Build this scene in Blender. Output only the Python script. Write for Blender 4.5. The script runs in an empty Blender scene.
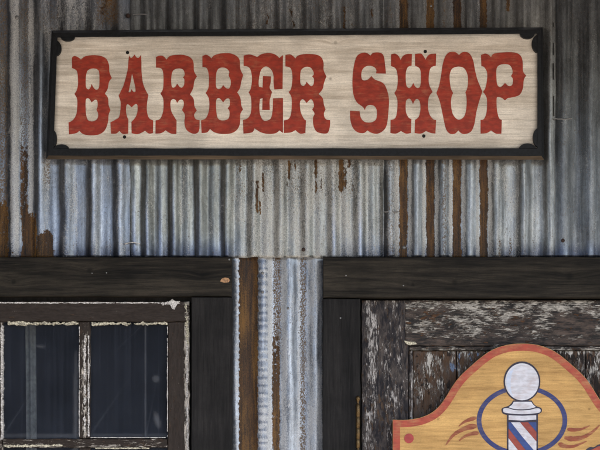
import bpy, bmesh, math, random
from mathutils import noise, Vector
random.seed(7)
S = bpy.context.scene
COL = S.collection

# ------------------------------------------------------------------ camera
DIST, CAMZ, U = 5.0, 1.6, 0.003            # metres to the wall, eye height, metres per photo pixel on the wall
cam = bpy.data.cameras.new('camera')
cam.sensor_width = 36.0
cam.lens = 36.0 * DIST / (600 * U)
cam.shift_y = (2.15 + (257 - 225) * U - CAMZ) / (600 * U)
cam.clip_end = 2000
camo = bpy.data.objects.new('camera', cam)
COL.objects.link(camo)
camo.location = (0, -DIST, CAMZ)
camo.rotation_euler = (math.radians(90), 0, 0)
S.camera = camo

# ------------------------------------------------------------------ light
SUN_EL, SUN_AZ = 58.0, 28.0                # sun in front of the wall, to the right
world = bpy.data.worlds.new('World'); S.world = world
world.use_nodes = True
wn = world.node_tree
sky = wn.nodes.new('ShaderNodeTexSky'); sky.sky_type = 'NISHITA'; sky.sun_disc = False
sky.sun_elevation = math.radians(SUN_EL)
sky.sun_rotation = math.radians(180 - SUN_AZ)
sky.air_density = 1.0; sky.dust_density = 2.5
wn.links.new(sky.outputs[0], wn.nodes['Background'].inputs[0])
wn.nodes['Background'].inputs[1].default_value = 0.15
sun = bpy.data.lights.new('sun', 'SUN'); sun.energy = 4.5; sun.angle = math.radians(0.5)
sun.color = (1.0, 0.95, 0.88)
suno = bpy.data.objects.new('sun', sun); COL.objects.link(suno)
sd = Vector((math.sin(math.radians(SUN_AZ)) * math.cos(math.radians(SUN_EL)),
             -math.cos(math.radians(SUN_AZ)) * math.cos(math.radians(SUN_EL)),
             math.sin(math.radians(SUN_EL))))
suno.rotation_euler = sd.to_track_quat('Z', 'Y').to_euler()
suno.location = (3, -6, 8)
S.view_settings.view_transform = 'Standard'
S.view_settings.look = 'None'
S.view_settings.gamma = 1.0
S.view_settings.exposure = 1.72

# ------------------------------------------------------------------ helpers
def at(px, py, Y=0.0):
    """photo pixel on the plane at depth Y -> world point (Y < 0 is towards the street)"""
    k = (DIST + Y) / DIST
    return Vector(((px - 300) * U * k, Y, CAMZ + (2.15 + (257 - py) * U - CAMZ) * k))

def tag(o, label=None, cat=None, group=None, kind=None):
    if label: o['label'] = label
    if cat: o['category'] = cat
    if group: o['group'] = group
    if kind: o['kind'] = kind
    return o

def thing(name, loc, label, cat, group=None):
    o = bpy.data.objects.new(name, None); COL.objects.link(o)
    o.location = loc; o.empty_display_size = 0.05
    return tag(o, label, cat, group)

def wloc(o):
    v = Vector((0, 0, 0))
    while o is not None:
        v = v + Vector(o.location); o = o.parent
    return v

def link(name, verts, faces, mats, parent=None, fmat=None, smooth=False, attr=None, label=None):
    """verts in world coordinates; the mesh is stored relative to its parent"""
    off = wloc(parent) if parent else Vector((0, 0, 0))
    me = bpy.data.meshes.new(name)
    me.from_pydata([tuple(Vector(v) - off) for v in verts], [], faces)
    if not isinstance(mats, (list, tuple)): mats = [mats]
    for m in mats: me.materials.append(m)
    if fmat:
        for p, i in zip(me.polygons, fmat): p.material_index = i
    if smooth:
        me.polygons.foreach_set('use_smooth', [True] * len(me.polygons))
    if attr:
        for nm, data in attr.items():
            a = me.color_attributes.new(nm, 'FLOAT_COLOR', 'POINT')
            flat = []
            for d in data: flat += [d[0], d[1], d[2], d[3] if len(d) > 3 else 1.0]
            a.data.foreach_set('color', flat)
    me.update()
    o = bpy.data.objects.new(name, me); COL.objects.link(o)
    if parent: o.parent = parent
    if label: o['label'] = label
    return o

def box_vf(x0, x1, y0, y1, z0, z1):
    v = [(x0, y0, z0), (x1, y0, z0), (x1, y1, z0), (x0, y1, z0), (x0, y0, z1), (x1, y0, z1), (x1, y1, z1), (x0, y1, z1)]
    f = [(0, 3, 2, 1), (4, 5, 6, 7), (0, 1, 5, 4), (1, 2, 6, 5), (2, 3, 7, 6), (3, 0, 4, 7)]
    return v, f

def box(name, x0, x1, y0, y1, z0, z1, mat, parent=None, label=None):
    v, f = box_vf(x0, x1, y0, y1, z0, z1)
    return link(name, v, f, mat, parent, label=label)

def pbox(name, px0, px1, py0, py1, Yf, th, mat, parent=None, label=None):
    a = at(px0, py1, Yf); b = at(px1, py0, Yf)
    return box(name, a.x, b.x, Yf, Yf + th, a.z, b.z, mat, parent, label)

def N(x, y, z=0.0): return noise.noise(Vector((x, y, z)))      # -1..1

def board(name, px0, px1, py0, py1, Yf, th, mat, parent=None, step=2.0, fn=None, wob=0.0, bev=0.6, label=None):
    """a board with a gridded, slightly uneven front, softened arrises and an optional wear mask"""
    nx = max(2, int((px1 - px0) / step)); ny = max(2, int((py1 - py0) / step))
    xs = [px0, px0 + bev] + [px0 + (px1 - px0) * i / nx for i in range(1, nx)] + [px1 - bev, px1]
    ys = [py0, py0 + bev] + [py0 + (py1 - py0) * i / ny for i in range(1, ny)] + [py1 - bev, py1]
    verts = []; data = []
    W, H = len(xs), len(ys)
    for j, y in enumerate(ys):
        for i, x in enumerate(xs):
            edge = i in (0, W - 1) or j in (0, H - 1)
            jx = wob * N(y * 0.11, x * 0.013, 3.1) if i in (0, W - 1) else 0
            jy = wob * N(x * 0.11, y * 0.013, 7.7) if j in (0, H - 1) else 0
            p = at(x + jx, y + jy, Yf)
            p.y = Yf + (0.0016 if edge else 0.0) + 0.0006 * N(x * 0.05, y * 0.05, 1.3)
            verts.append(p); data.append(fn(x, y) if fn else (0, 0, 0))
    faces = [(j * W + i, (j + 1) * W + i, (j + 1) * W + i + 1, j * W + i + 1) for j in range(H - 1) for i in range(W - 1)]
    ring = [i for i in range(W)] + [j * W + W - 1 for j in range(1, H)] + [(H - 1) * W + i for i in range(W - 2, -1, -1)] + [j * W for j in range(H - 2, 0, -1)]
    b0 = len(verts)
    for r in ring:
        v = verts[r]; verts.append(Vector((v.x, Yf + th, v.z))); data.append(data[r])
    n = len(ring)
    for k in range(n):
        k2 = (k + 1) % n
        faces.append((ring[k], ring[k2], b0 + k2, b0 + k))
    faces.append(tuple(b0 + k for k in range(n)))
    return link(name, verts, faces, mat, parent, attr={'mask': data}, label=label)

def smooth_poly(pts, seg=4, closed=True):
    """Catmull-Rom through the points; a point with a third value is a sharp corner"""
    n = len(pts); out = []
    P = [(p[0], p[1]) for p in pts]; C = [len(p) > 2 for p in pts]
    rng = range(n if closed else n - 1)
    for i in rng:
        a = P[i]; b = P[(i + 1) % n]
        p0 = a if (C[i] or (not closed and i == 0)) else P[i - 1]
        p3 = b if (C[(i + 1) % n] or (not closed and i + 2 >= n)) else P[(i + 2) % n]
        m0 = ((b[0] - p0[0]) * .5, (b[1] - p0[1]) * .5); m1 = ((p3[0] - a[0]) * .5, (p3[1] - a[1]) * .5)
        for k in range(seg):
            t = k / seg; t2 = t * t; t3 = t2 * t
            h = (2*t3 - 3*t2 + 1, t3 - 2*t2 + t, -2*t3 + 3*t2, t3 - t2)
            out.append(tuple(h[0]*a[c] + h[1]*m0[c] + h[2]*b[c] + h[3]*m1[c] for c in (0, 1)))
    if not closed: out.append(P[-1])
    return out

def shape(name, loops, Yf, th, mat, parent=None, label=None, bevel=0.0, side_mat=None):
    """flat outline (photo pixels; first loop outside, others holes) with front at Yf and real thickness"""
    cu = bpy.data.curves.new('tmp', 'CURVE'); cu.dimensions = '2D'; cu.fill_mode = 'BOTH'
    for lp in loops:
        sp = cu.splines.new('POLY'); sp.points.add(len(lp) - 1)
        for q, (x, y) in zip(sp.points, lp):
            p = at(x, y, Yf); q.co = (p.x, p.z, 0, 1)
        sp.use_cyclic_u = True
    cu.extrude = th / 2 - bevel
    if bevel: cu.bevel_depth = bevel; cu.bevel_resolution = 1; cu.offset = -bevel
    tmp = bpy.data.objects.new('tmp', cu); COL.objects.link(tmp)
    dg = bpy.context.evaluated_depsgraph_get()
    me0 = bpy.data.meshes.new_from_object(tmp.evaluated_get(dg))
    verts = [(v.co.x, Yf + th / 2 - v.co.z, v.co.y) for v in me0.vertices]
    faces = [tuple(p.vertices) for p in me0.polygons]
    fm = None; mats = [mat]
    if side_mat:
        mats = [mat, side_mat]
        fm = [0 if p.normal.z > 0.9 else 1 for p in me0.polygons]
    bpy.data.objects.remove(tmp); bpy.data.curves.remove(cu); bpy.data.meshes.remove(me0)
    return link(name, verts, faces, mats, parent, fmat=fm, label=label)

def ragged(name, a, b, w, Yf, th, mat, parent, gap=0.25, seed=0.0, rough=1.0, step=0.5):
    """ragged line of old putty or paint from pixel a to pixel b, w pixels wide, with breaks"""
    L = math.hypot(b[0] - a[0], b[1] - a[1]); n = int(L / step)
    dx, dy = (b[0] - a[0]) / L, (b[1] - a[1]) / L
    verts = []; faces = []; prev = None
    for i in range(n + 1):
        s = L * i / n
        x, y = a[0] + dx * s, a[1] + dy * s
        k = N(s * 0.13, seed, 0.5) + 0.6 * N(s * 0.5, seed, 4.5)
        wd = w * (0.62 + rough * 0.75 * k + rough * .35 * N(s * 1.3, seed, 8.5))
        sh = w * 0.35 * rough * N(s * 0.21, seed + 9, 2.0) + w * 0.15 * N(s * 0.9, seed + 3, 2.0)
        if k < -0.9 + gap * 2.0 - 0.55 or wd < 0.25 or i in (0, n):
            prev = None if i not in (0,) else prev
            wd = 0.0
        if wd <= 0: prev = None; continue
        p = at(x - dy * (sh - wd / 2), y + dx * (sh - wd / 2), Yf); q = at(x - dy * (sh + wd / 2), y + dx * (sh + wd / 2), Yf)
        jj = 0.0008 * N(s, seed)
        base = len(verts)
        verts += [Vector((p.x, Yf + th, p.z)), Vector((p.x, Yf + jj, p.z)), Vector((q.x, Yf + jj, q.z)), Vector((q.x, Yf + th, q.z))]
        if prev is not None:
            for c in range(3): faces.append((prev + c, prev + c + 1, base + c + 1, base + c))
        prev = base
    return link(name, verts, faces, mat, parent)

def disc(name, px, py, r, Yf, th, mat, parent, dome=0.0, seg=16):
    verts = []; faces = []
    c = at(px, py, Yf)
    rings = [(1.0, th), (1.0, 0.0), (0.7, -dome * 0.6), (0.35, -dome * 0.9)]
    for rr, dy in rings:
        for k in range(seg):
            t = 2 * math.pi * k / seg
            verts.append((c.x + r * U * rr * math.cos(t), Yf + dy, c.z + r * U * rr * math.sin(t)))
    for q in range(len(rings) - 1):
        for k in range(seg):
            k2 = (k + 1) % seg
            faces.append((q * seg + k, q * seg + k2, (q + 1) * seg + k2, (q + 1) * seg + k))
    faces.append(tuple((len(rings) - 1) * seg + k for k in range(seg)))
    return link(name, verts, faces, mat, parent, smooth=True)

def lathe_z(cx, cy, prof, seg=20):
    """prof: (radius, z) list in metres"""
    verts = []; faces = []
    for r, z in prof:
        for k in range(seg):
            t = 2 * math.pi * k / seg
            verts.append((cx + r * math.cos(t), cy + r * math.sin(t), z))
    for q in range(len(prof) - 1):
        for k in range(seg):
            k2 = (k + 1) % seg
            faces.append((q * seg + k, q * seg + k2, (q + 1) * seg + k2, (q + 1) * seg + k))
    faces.append(tuple(range(seg))[::-1]); faces.append(tuple((len(prof) - 1) * seg + k for k in range(seg)))
    return verts, faces

# ------------------------------------------------------------------ materials
class NT:
    def __init__(s, name):
        s.m = bpy.data.materials.new(name); s.m.use_nodes = True
        s.t = s.m.node_tree; s.b = s.t.nodes['Principled BSDF']; s.o = s.t.nodes['Material Output']
        s.co = s.t.nodes.new('ShaderNodeTexCoord').outputs['Object']
    def n(s, ty, ins=None, **kw):
        d = s.t.nodes.new(ty)
        for k, v in kw.items(): setattr(d, k, v)
        for k, v in (ins or {}).items():
            if isinstance(v, bpy.types.NodeSocket): s.t.links.new(v, d.inputs[k])
            else: d.inputs[k].default_value = v
        return d
    def math(s, op, a, b=None, c=None, clamp=False):
        i = {0: a}
        if b is not None: i[1] = b
        if c is not None: i[2] = c
        return s.n('ShaderNodeMath', i, operation=op, use_clamp=clamp).outputs[0]
    def noise(s, scale, sx=1, sy=1, sz=1, detail=4, rough=.55, vec=None, off=(0, 0, 0), dist=0.0):
        mp = s.n('ShaderNodeMapping', {'Vector': vec or s.co, 'Scale': (sx, sy, sz), 'Location': off})
        return s.n('ShaderNodeTexNoise', {'Vector': mp.outputs[0], 'Scale': scale, 'Detail': detail, 'Roughness': rough, 'Distortion': dist}).outputs['Fac']
    def ramp(s, f, lo, hi, a=0.0, b=1.0):
        return s.n('ShaderNodeMapRange', {'Value': f, 'From Min': lo, 'From Max': hi, 'To Min': a, 'To Max': b}, interpolation_type='SMOOTHSTEP').outputs[0]
    def mix(s, f, a, b, mode='MIX'):
        d = s.n('ShaderNodeMix', data_type='RGBA', blend_type=mode)
        for k, v in ((0, f), (6, a), (7, b)):
            if isinstance(v, bpy.types.NodeSocket): s.t.links.new(v, d.inputs[k])
            else: d.inputs[k].default_value = v if k == 0 else (tuple(v) + (1,))[:4]
        return d.outputs[2]
    def attr(s, nm): return s.n('ShaderNodeAttribute', attribute_name=nm, attribute_type='GEOMETRY')
    def sep(s, c):
        d = s.n('ShaderNodeSeparateColor', {0: c}); return d.outputs[0], d.outputs[1], d.outputs[2]
    def bump(s, h, dist, strength=1.0, normal=None):
        i = {'Height': h, 'Distance': dist, 'Strength': strength}
        if normal is not None: i['Normal'] = normal
        return s.n('ShaderNodeBump', i).outputs[0]
    def set(s, **kw):
        for k, v in kw.items():
            k = {'color': 'Base Color', 'rough': 'Roughness', 'metal': 'Metallic', 'normal': 'Normal', 'spec': 'Specular IOR Level', 'alpha': 'Alpha'}.get(k, k)
            if isinstance(v, bpy.types.NodeSocket): s.t.links.new(v, s.b.inputs[k])
            else: s.b.inputs[k].default_value = (tuple(v) + (1,)) if (k == 'Base Color' and len(v) == 3) else v
        return s.m

def _r(s, n5, n6):
    return s.mix(s.ramp(s.math('ADD', s.math('MULTIPLY', n5, .5), s.math('MULTIPLY', n6, .5)), .38, .62), (.010, .0048, .002), (.118, .060, .012))

def metal_mat(name):
    """weathered galvanised iron: tint attribute, mask R rust, G white bloom, B brown crust, A scalloped zinc marks"""
    s = NT(name)
    tint = s.attr('tint').outputs['Color']
    ma = s.attr('mask'); R, G, B = s.sep(ma.outputs['Color'])
    streak = s.noise(95, 1, 1, .035, 5, .62)
    fine = s.noise(620, 1, 1, .5, 3, .7)
    spang = s.n('ShaderNodeTexVoronoi', {'Vector': s.n('ShaderNodeMapping', {'Vector': s.co, 'Scale': (1, .3, .45)}).outputs[0], 'Scale': 210, 'Randomness': 1.0}).outputs['Color']
    sp, _, _ = s.sep(spang)
    blot = s.noise(11, 1, 1, .5, 4, .6, off=(3, 1, 2))
    v = s.math('MULTIPLY', s.ramp(streak, .28, .72, .62, 1.3), s.ramp(fine, .3, .7, .78, 1.22))
    v = s.math('MULTIPLY', v, s.math('MULTIPLY_ADD', sp, .26, .87))
    v = s.math('MULTIPLY', v, s.ramp(blot, .3, .7, .68, 1.0))
    base = s.mix(1.0, tint, s.n('ShaderNodeCombineColor', {0: v, 1: v, 2: v}).outputs[0], 'MULTIPLY')
    # white oxide bloom
    n1 = s.noise(430, 1, 1, .5, 4, .75, off=(1, 5, 2)); n2 = s.noise(38, 1, 1, .2, 3, .6, off=(7, 5, 2))
    nw = s.math('ADD', s.math('MULTIPLY', n1, .65), s.math('MULTIPLY', n2, .35))
    gw = s.ramp(s.math('ADD', G, s.math('MULTIPLY_ADD', nw, 3.9, -1.95)), .34, .74)
    white = s.mix(.35, s.mix(s.ramp(fine, .35, .65), (.20, .19, .175), (.56, .54, .50)), s.mix(1.0, tint, (1.55, 1.55, 1.55), 'MULTIPLY'))
    c = s.mix(gw, base, white)
    # brown crust
    n3 = s.noise(330, 1, 1, .7, 5, .75, off=(4, 2, 8))
    bw = s.ramp(s.math('ADD', B, s.math('MULTIPLY_ADD', n3, 4.0, -2.0)), .44, .6)
    crust = s.mix(s.noise(150, off=(2, 2, 2)), (.045, .022, .010), (.24, .17, .10))
    c = s.mix(bw, c, crust)
    # rust
    n4 = s.noise(120, 1, 1, .8, 5, .7, off=(9, 2, 1)); n5 = s.noise(500, 1, 1, .5, 4, .7)
    rw = s.ramp(s.math('ADD', R, s.math('ADD', s.math('MULTIPLY_ADD', n4, 1.9, -.95), s.math('MULTIPLY_ADD', n5, .9, -.45))), .40, .54)
    n6 = s.noise(120, 1, 1, .07, 4, .65, off=(2, 8, 1))
    lowr = s.ramp(s.noise(24, 1, 1, .22, 4, .65, off=(6, 6, 6)), .35, .65)
    rust = s.mix(lowr, s.mix(1.0, _r(s, n5, n6), (.62, .50, .42), 'MULTIPLY'), s.mix(1.0, _r(s, n5, n6), (1.35, 1.25, 1.1), 'MULTIPLY')) if True else s.mix(s.ramp(s.math('ADD', s.math('MULTIPLY', n5, .5), s.math('MULTIPLY', n6, .5)), .38, .62), (.010, .0045, .002), (.150, .068, .012))
    c = s.mix(rw, c, rust)
    cover = s.math('MAXIMUM', s.math('MAXIMUM', s.math('MULTIPLY', gw, .55), bw), rw)
    metal = s.math('MULTIPLY', s.math('SUBTRACT', 1.0, cover), .85)
    rough = s.math('ADD', s.ramp(fine, .3, .7, .28, .40), s.math('MULTIPLY', cover, .3))
    h = s.math('ADD', s.math('MULTIPLY', n5, .5), s.math('ADD', s.math('MULTIPLY', rw, .8), s.math('MULTIPLY', bw, .7)))
    b1 = s.bump(h, .0006, .7)
    b2 = s.bump(s.noise(14, 1, 1, .3, 2), .004, .4, b1)
    return s.set(color=c, metal=metal, rough=rough, normal=b2, spec=.4)

def wood_mat(name, dark, light, axis='x', grain=1.0, rough=.75, bump=.0008, knots=(), spec=.15, threads=0.0, scratch=None, blotch=.25, contrast=(.3, .7)):
    s = NT(name)
    vec = s.co
    for (kx, kz, r) in knots:      # grain lines bend round the knots (object coordinates)
        sx = s.n('ShaderNodeSeparateXYZ', {0: vec})
        ddx = s.math('SUBTRACT', sx.outputs[0], kx); ddz = s.math('SUBTRACT', sx.outputs[2], kz)
        if axis == 'x': q = s.math('ADD', s.math('POWER', s.math('MULTIPLY', ddx, .35), 2), s.math('POWER', ddz, 2))
        else: q = s.math('ADD', s.math('POWER', ddx, 2), s.math('POWER', s.math('MULTIPLY', ddz, .35), 2))
        g = s.math('DIVIDE', r * r, s.math('ADD', q, r * r * .5))
        vec = s.n('ShaderNodeCombineXYZ', {0: s.math('ADD', sx.outputs[0], s.math('MULTIPLY', g, .007) if axis != 'x' else 0.0),
                                           1: sx.outputs[1], 2: s.math('ADD', sx.outputs[2], s.math('MULTIPLY', g, .007) if axis == 'x' else 0.0)}).outputs[0]
    sc = (.05, 1, 1) if axis == 'x' else (1, 1, .05)
    g1 = s.noise(130 * grain, *sc, detail=6, rough=.62, vec=vec, dist=.3)
    g2 = s.noise(520 * grain, *sc, detail=3, rough=.6, vec=vec, off=(1, 1, 1))
    g3 = s.noise(26 * grain, *sc, detail=3, vec=vec, off=(3, 1, 1))
    f = s.math('ADD', s.math('ADD', s.math('MULTIPLY', g1, .45), s.math('MULTIPLY', g2, .2)), s.math('MULTIPLY', g3, .35))
    c = s.mix(s.ramp(f, *contrast), dark, light)
    for (kx, kz, r) in knots:
        sx = s.n('ShaderNodeSeparateXYZ', {0: s.co})
        d = s.math('SQRT', s.math('ADD', s.math('POWER', s.math('SUBTRACT', sx.outputs[0], kx), 2), s.math('POWER', s.math('SUBTRACT', sx.outputs[2], kz), 2)))
        c = s.mix(s.ramp(d, r * .12, r * .55, .6, 0.0), c, tuple(a * .5 for a in dark))
    bl = s.ramp(s.noise(9, off=(5, 5, 5)), .3, .7, 1 - blotch, 1 + blotch)
    c = s.mix(1.0, c, s.n('ShaderNodeCombineColor', {0: bl, 1: bl, 2: bl}).outputs[0], 'MULTIPLY')
    if threads:
        th = s.noise(760, *((.018, 1, 1) if axis == 'x' else (1, 1, .018)), detail=4, rough=.7, vec=vec, off=(2, 6, 2))
        c = s.mix(s.ramp(th, .54, .66, 0, threads), c, tuple(a * .45 for a in dark))
        gr = s.noise(420, .5, 1, 1, detail=4, rough=.8, off=(2, 1, 2))
        gv = s.ramp(gr, .3, .7, .86, 1.10)
        c = s.mix(1.0, c, s.n('ShaderNodeCombineColor', {0: gv, 1: gv, 2: gv}).outputs[0], 'MULTIPLY')
    if scratch:
        sc1 = s.noise(300, *((.12, 1, 1) if axis == 'x' else (1, 1, .12)), detail=4, rough=.8, off=(8, 3, 8))
        c = s.mix(s.ramp(sc1, .70, .76), c, scratch)
    return s.set(color=c, rough=rough, spec=spec, normal=s.bump(f, bump, .8))

def peel_mat(name, paint, flake, wood, axis='z', rough=.6, weather=.65):
    """old paint: mask R = pale flakes, G = bare wood, B = second (cream/blue) coat"""
    s = NT(name)
    R, G, B = s.sep(s.attr('mask').outputs['Color'])
    sc = (1, 1, .16) if axis == 'z' else (.16, 1, 1)
    sc2 = (1, 1, .4) if axis == 'z' else (.4, 1, 1)
    n1 = s.noise(300, *sc, detail=6, rough=.78, dist=.5); n2 = s.noise(60, *sc2, detail=4, rough=.7, off=(3, 3, 3))
    n = s.math('ADD', s.math('MULTIPLY', n1, .6), s.math('MULTIPLY', n2, .4))
    w = s.noise(90, *sc2, detail=5, rough=.7, off=(6, 1, 4))
    fn = s.noise(400, *sc, detail=3, rough=.7, off=(1, 1, 9))
    c = s.mix(s.ramp(fn, .3, .7), tuple(a * .75 for a in paint), tuple(a * 1.3 for a in paint))
    wt = s.noise(150, *sc, detail=6, rough=.75, off=(7, 7, 1))
    c = s.mix(s.ramp(s.math('ADD', s.math('MULTIPLY', wt, .6), s.math('MULTIPLY', n2, .4)),    .42, .62, 0, weather), c, tuple(a * .9 + .060 for a in wood))
    ww = s.ramp(s.math('ADD', G, s.math('MULTIPLY_ADD', w, 3.0, -1.5)), .42, .56)
    c = s.mix(ww, c, s.mix(s.ramp(fn, .3, .7), tuple(a * .55 for a in wood), tuple(a * 1.3 for a in wood)))
    fw = s.ramp(s.math('ADD', R, s.math('MULTIPLY_ADD', n, 5.2, -2.6)), .46, .57)
    fc = s.mix(s.ramp(s.math('ADD', s.math('MULTIPLY', w, .5), s.math('MULTIPLY', fn, .5)), .38, .62), tuple(a * .32 for a in flake), tuple(min(1, a * 1.35) for a in flake))
    c = s.mix(fw, c, fc)
    bw = s.ramp(s.math('MULTIPLY', s.math('GREATER_THAN', B, .05), s.math('ADD', B, s.math('MULTIPLY_ADD', w, 4.0, -2.0))), .44, .54)
    c = s.mix(bw, c, (.15, .20, .30))
    h = s.math('ADD', s.math('MULTIPLY', fw, .9), s.math('SUBTRACT', s.math('MULTIPLY', fn, .25), s.math('MULTIPLY', ww, .6)))
    return s.set(color=c, rough=s.math('ADD', s.math('MULTIPLY', fw, .15), rough), spec=.15, normal=s.bump(h, .0014, .9))

def paint_mat(name, col, worn, amount=.5, rough=.55, sc=(.1, 1, 1), lo=.62, hi=.74, vary=.18):
    """brush paint on a wooden board, rubbed through along the grain"""
    s = NT(name)
    g = s.noise(240, *sc, detail=5, rough=.7); b = s.noise(28, 1, 1, 1, detail=5, rough=.6, off=(4, 4, 4)); f = s.noise(90, .5, 1, 1, detail=3, off=(1, 4, 4))
    c = s.mix(s.ramp(f, .3, .7), tuple(a * (1 - vary) for a in col), tuple(min(1, a * (1 + vary)) for a in col))
    w = s.math('ADD', s.math('MULTIPLY', g, .5), s.math('MULTIPLY', b, .5))
    c = s.mix(s.ramp(w, lo - .06, hi, 0.0, amount), c, worn)
    return s.set(color=c, rough=rough, spec=.4, normal=s.bump(g, .0005, .6))

def plain(name, col, rough=.6, metal=0.0, nscale=200, var=.25, bump=.0003, spec=.5):
    s = NT(name)
    f = s.noise(nscale, detail=4)
    c = s.mix(s.ramp(f, .3, .7), tuple(a * (1 - var) for a in col), tuple(min(1, a * (1 + var)) for a in col))
    return s.set(color=c, rough=rough, metal=metal, spec=spec, normal=s.bump(f, bump, .6))

M_metal = metal_mat('weathered_galvanised_iron')
M_header = wood_mat('black_stained_timber', (.004, .0035, .003), (.040, .033, .024), 'x', .8, .7, .0010, threads=.7, contrast=(.36, .66), knots=((-.141, 2.066, .022), (-.265, 2.06, .014), (.20, 2.085, .03), (.006, .534, .022), (-.22, .50, .02), (.34, .52, .02)), scratch=(.09, .08, .06))
M_post = wood_mat('black_stained_post', (.004, .0038, .004), (.024, .022, .021), 'z', .8, .7, .0009, threads=.7, scratch=(.07, .065, .06))
M_sash = peel_mat('brown_sash_paint', (.024, .017, .013), (.50, .45, .39), (.07, .045, .03), 'x', .55, .12)
M_sashv = peel_mat('brown_sash_paint_upright', (.024, .017, .013), (.50, .45, .39), (.07, .045, .03), 'z', .55, .12)
M_putty = plain('cream_old_putty', (.42, .385, .29), .8, nscale=260, var=.75, bump=.0006)
M_white = plain('white_old_paint', (.48, .455, .43), .75, nscale=260, var=.6, bump=.0006)
M_doorv = peel_mat('flaking_door_paint_upright', (.012, .011, .014), (.40, .375, .36), (.07, .045, .03), 'z')
M_doorh = peel_mat('flaking_door_paint_flat', (.015, .014, .014), (.36, .335, .30), (.08, .04, .02), 'x')
M_panel = peel_mat('bare_brown_door_board', (.060, .033, .018), (.42, .40, .37), (.018, .013, .011), 'z')
M_board = wood_mat('limewashed_pine', (.46, .39, .315), (.80, .73, .64), 'x', .9, .75, .0006, threads=.45, knots=((.12, .147, .014), (.105, .04, .012), (-.62, -.05, .010), (.62, .10, .008)), scratch=(.20, .15, .10), blotch=.16, contrast=(.30, .64))
M_frame = plain('black_sign_frame_paint', (.0045, .005, .0065), .5, nscale=160, var=.6, bump=.0008, spec=.22)
M_frameraw = wood_mat('bare_frame_edge', (.04, .03, .021), (.15, .11, .075), 'x', 1.0)
M_letter = paint_mat('red_letter_paint', (.275, .024, .009), (.42, .15, .08), .7, lo=.55, hi=.72, vary=.22)
M_board2 = wood_mat('varnished_pine', (.35, .195, .066), (.63, .385, .142), 'x', .9, .5, .0005, threads=.7, knots=((.20, .33, .010), (-.25, .30, .009), (.10, .49, .007)), blotch=.12, scratch=(.20, .10, .04), contrast=(.32, .66))
M_border = paint_mat('faded_red_border', (.33, .050, .026), (.42, .20, .08), .8, lo=.50, hi=.70)
M_redspot = paint_mat('red_spot_paint', (.33, .040, .035), (.45, .2, .15), .4)
M_stroke = paint_mat('russet_brush_paint', (.23, .050, .018), (.40, .20, .08), .7, lo=.50, hi=.66)
M_blue = paint_mat('blue_paint', (.020, .028, .125), (.16, .12, .12), .6, lo=.52, hi=.7)
M_polewhite = paint_mat('white_pole_paint', (.56, .56, .61), (.40, .31, .30), .6, lo=.50, hi=.66, vary=.14)
M_poleblue = paint_mat('pole_blue_paint', (.025, .055, .20), (.12, .14, .25), .4)
M_polered = paint_mat('pole_red_paint', (.26, .045, .030), (.40, .17, .10), .6)
M_paleblue = paint_mat('pale_blue_paint', (.42, .50, .66), (.55, .58, .66), .8, lo=.35, hi=.6)
M_outline = paint_mat('dark_outline_paint', (.022, .018, .035), (.10, .06, .05), .4)
M_brass = plain('tarnished_brass', (.11, .07, .03), .4, .8, 700, .9, .0004)
M_chip = plain('fresh_wood_chip', (.36, .20, .10), .8, nscale=150, var=.4)
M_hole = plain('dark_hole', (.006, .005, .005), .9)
M_nail = plain('galvanised_nail', (.19, .185, .18), .5, .5, 600, .3)
M_rustnail = plain('rusty_nail', (.03, .015, .010), .8)
M_dark = plain('dark_interior_plaster', (.020, .024, .036), .9, nscale=10)
M_room = plain('interior_boards', (.022, .020, .020), .9, nscale=10)
M_curtain = plain('grey_cloth', (.5, .5, .46), .9, nscale=60)
M_roof = wood_mat('roof_boards', (.05, .040, .032), (.10, .085, .07), 'x', .6)

def ground_mat():
    s = NT('packed_sand')
    a = s.noise(.6, detail=6); b = s.noise(14, detail=5, rough=.7)
    c = s.mix(s.ramp(a, .3, .7), (.21, .19, .165), (.28, .255, .22))
    c = s.mix(s.ramp(b, .55, .75, 0, .5), c, (.16, .14, .12))
    return s.set(color=c, rough=.9, normal=s.bump(b, .01, .6))
M_ground = ground_mat()

def glass_mat():
    s = NT('dusty_window_glass')
    R, G, B = s.sep(s.attr('mask').outputs['Color'])
    st = s.noise(110, 1, 1, .015, 4, .7); sp = s.noise(260, 1, 1, .5, 3, .7, off=(3, 3, 3)); bl = s.noise(7, off=(1, 2, 3))
    dust = s.math('ADD', s.math('MULTIPLY', s.ramp(st, .35, .75), .10), s.math('MULTIPLY', s.ramp(bl, .3, .7), .10))
    dust = s.math('ADD', dust, s.ramp(sp, .70, .80, 0, .25))
    dust = s.math('ADD', s.math('ADD', dust, R), .10, clamp=True)
    film = s.n('ShaderNodeBsdfDiffuse', {'Color': s.mix(G, (.018, .027, .052), (.26, .27, .29))})
    tr = s.n('ShaderNodeBsdfTransparent', {'Color': (.80, .82, .84, 1)})
    m1 = s.n('ShaderNodeMixShader', {0: dust, 1: tr.outputs[0], 2: film.outputs[0]})
    gl = s.n('ShaderNodeBsdfGlossy', {'Color': (.85, .9, 1, 1), 'Roughness': .06, 'Normal': s.bump(s.noise(9, 1, 1, .3, 2), .002, .5)})
    fr = s.n('ShaderNodeFresnel', {'IOR': 1.45})
    m2 = s.n('ShaderNodeMixShader', {0: s.math('MULTIPLY', fr.outputs[0], .42), 1: m1.outputs[0], 2: gl.outputs[0]})
    s.t.links.new(m2.outputs[0], s.o.inputs[0])
    return s.m
M_glass = glass_mat()

# ------------------------------------------------------------------ setting
g = link('ground', [(-300, -300, 0), (300, -300, 0), (300, 300, 0), (-300, 300, 0)], [(0, 1, 2, 3)], M_ground)
tag(g, kind='structure')

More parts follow.
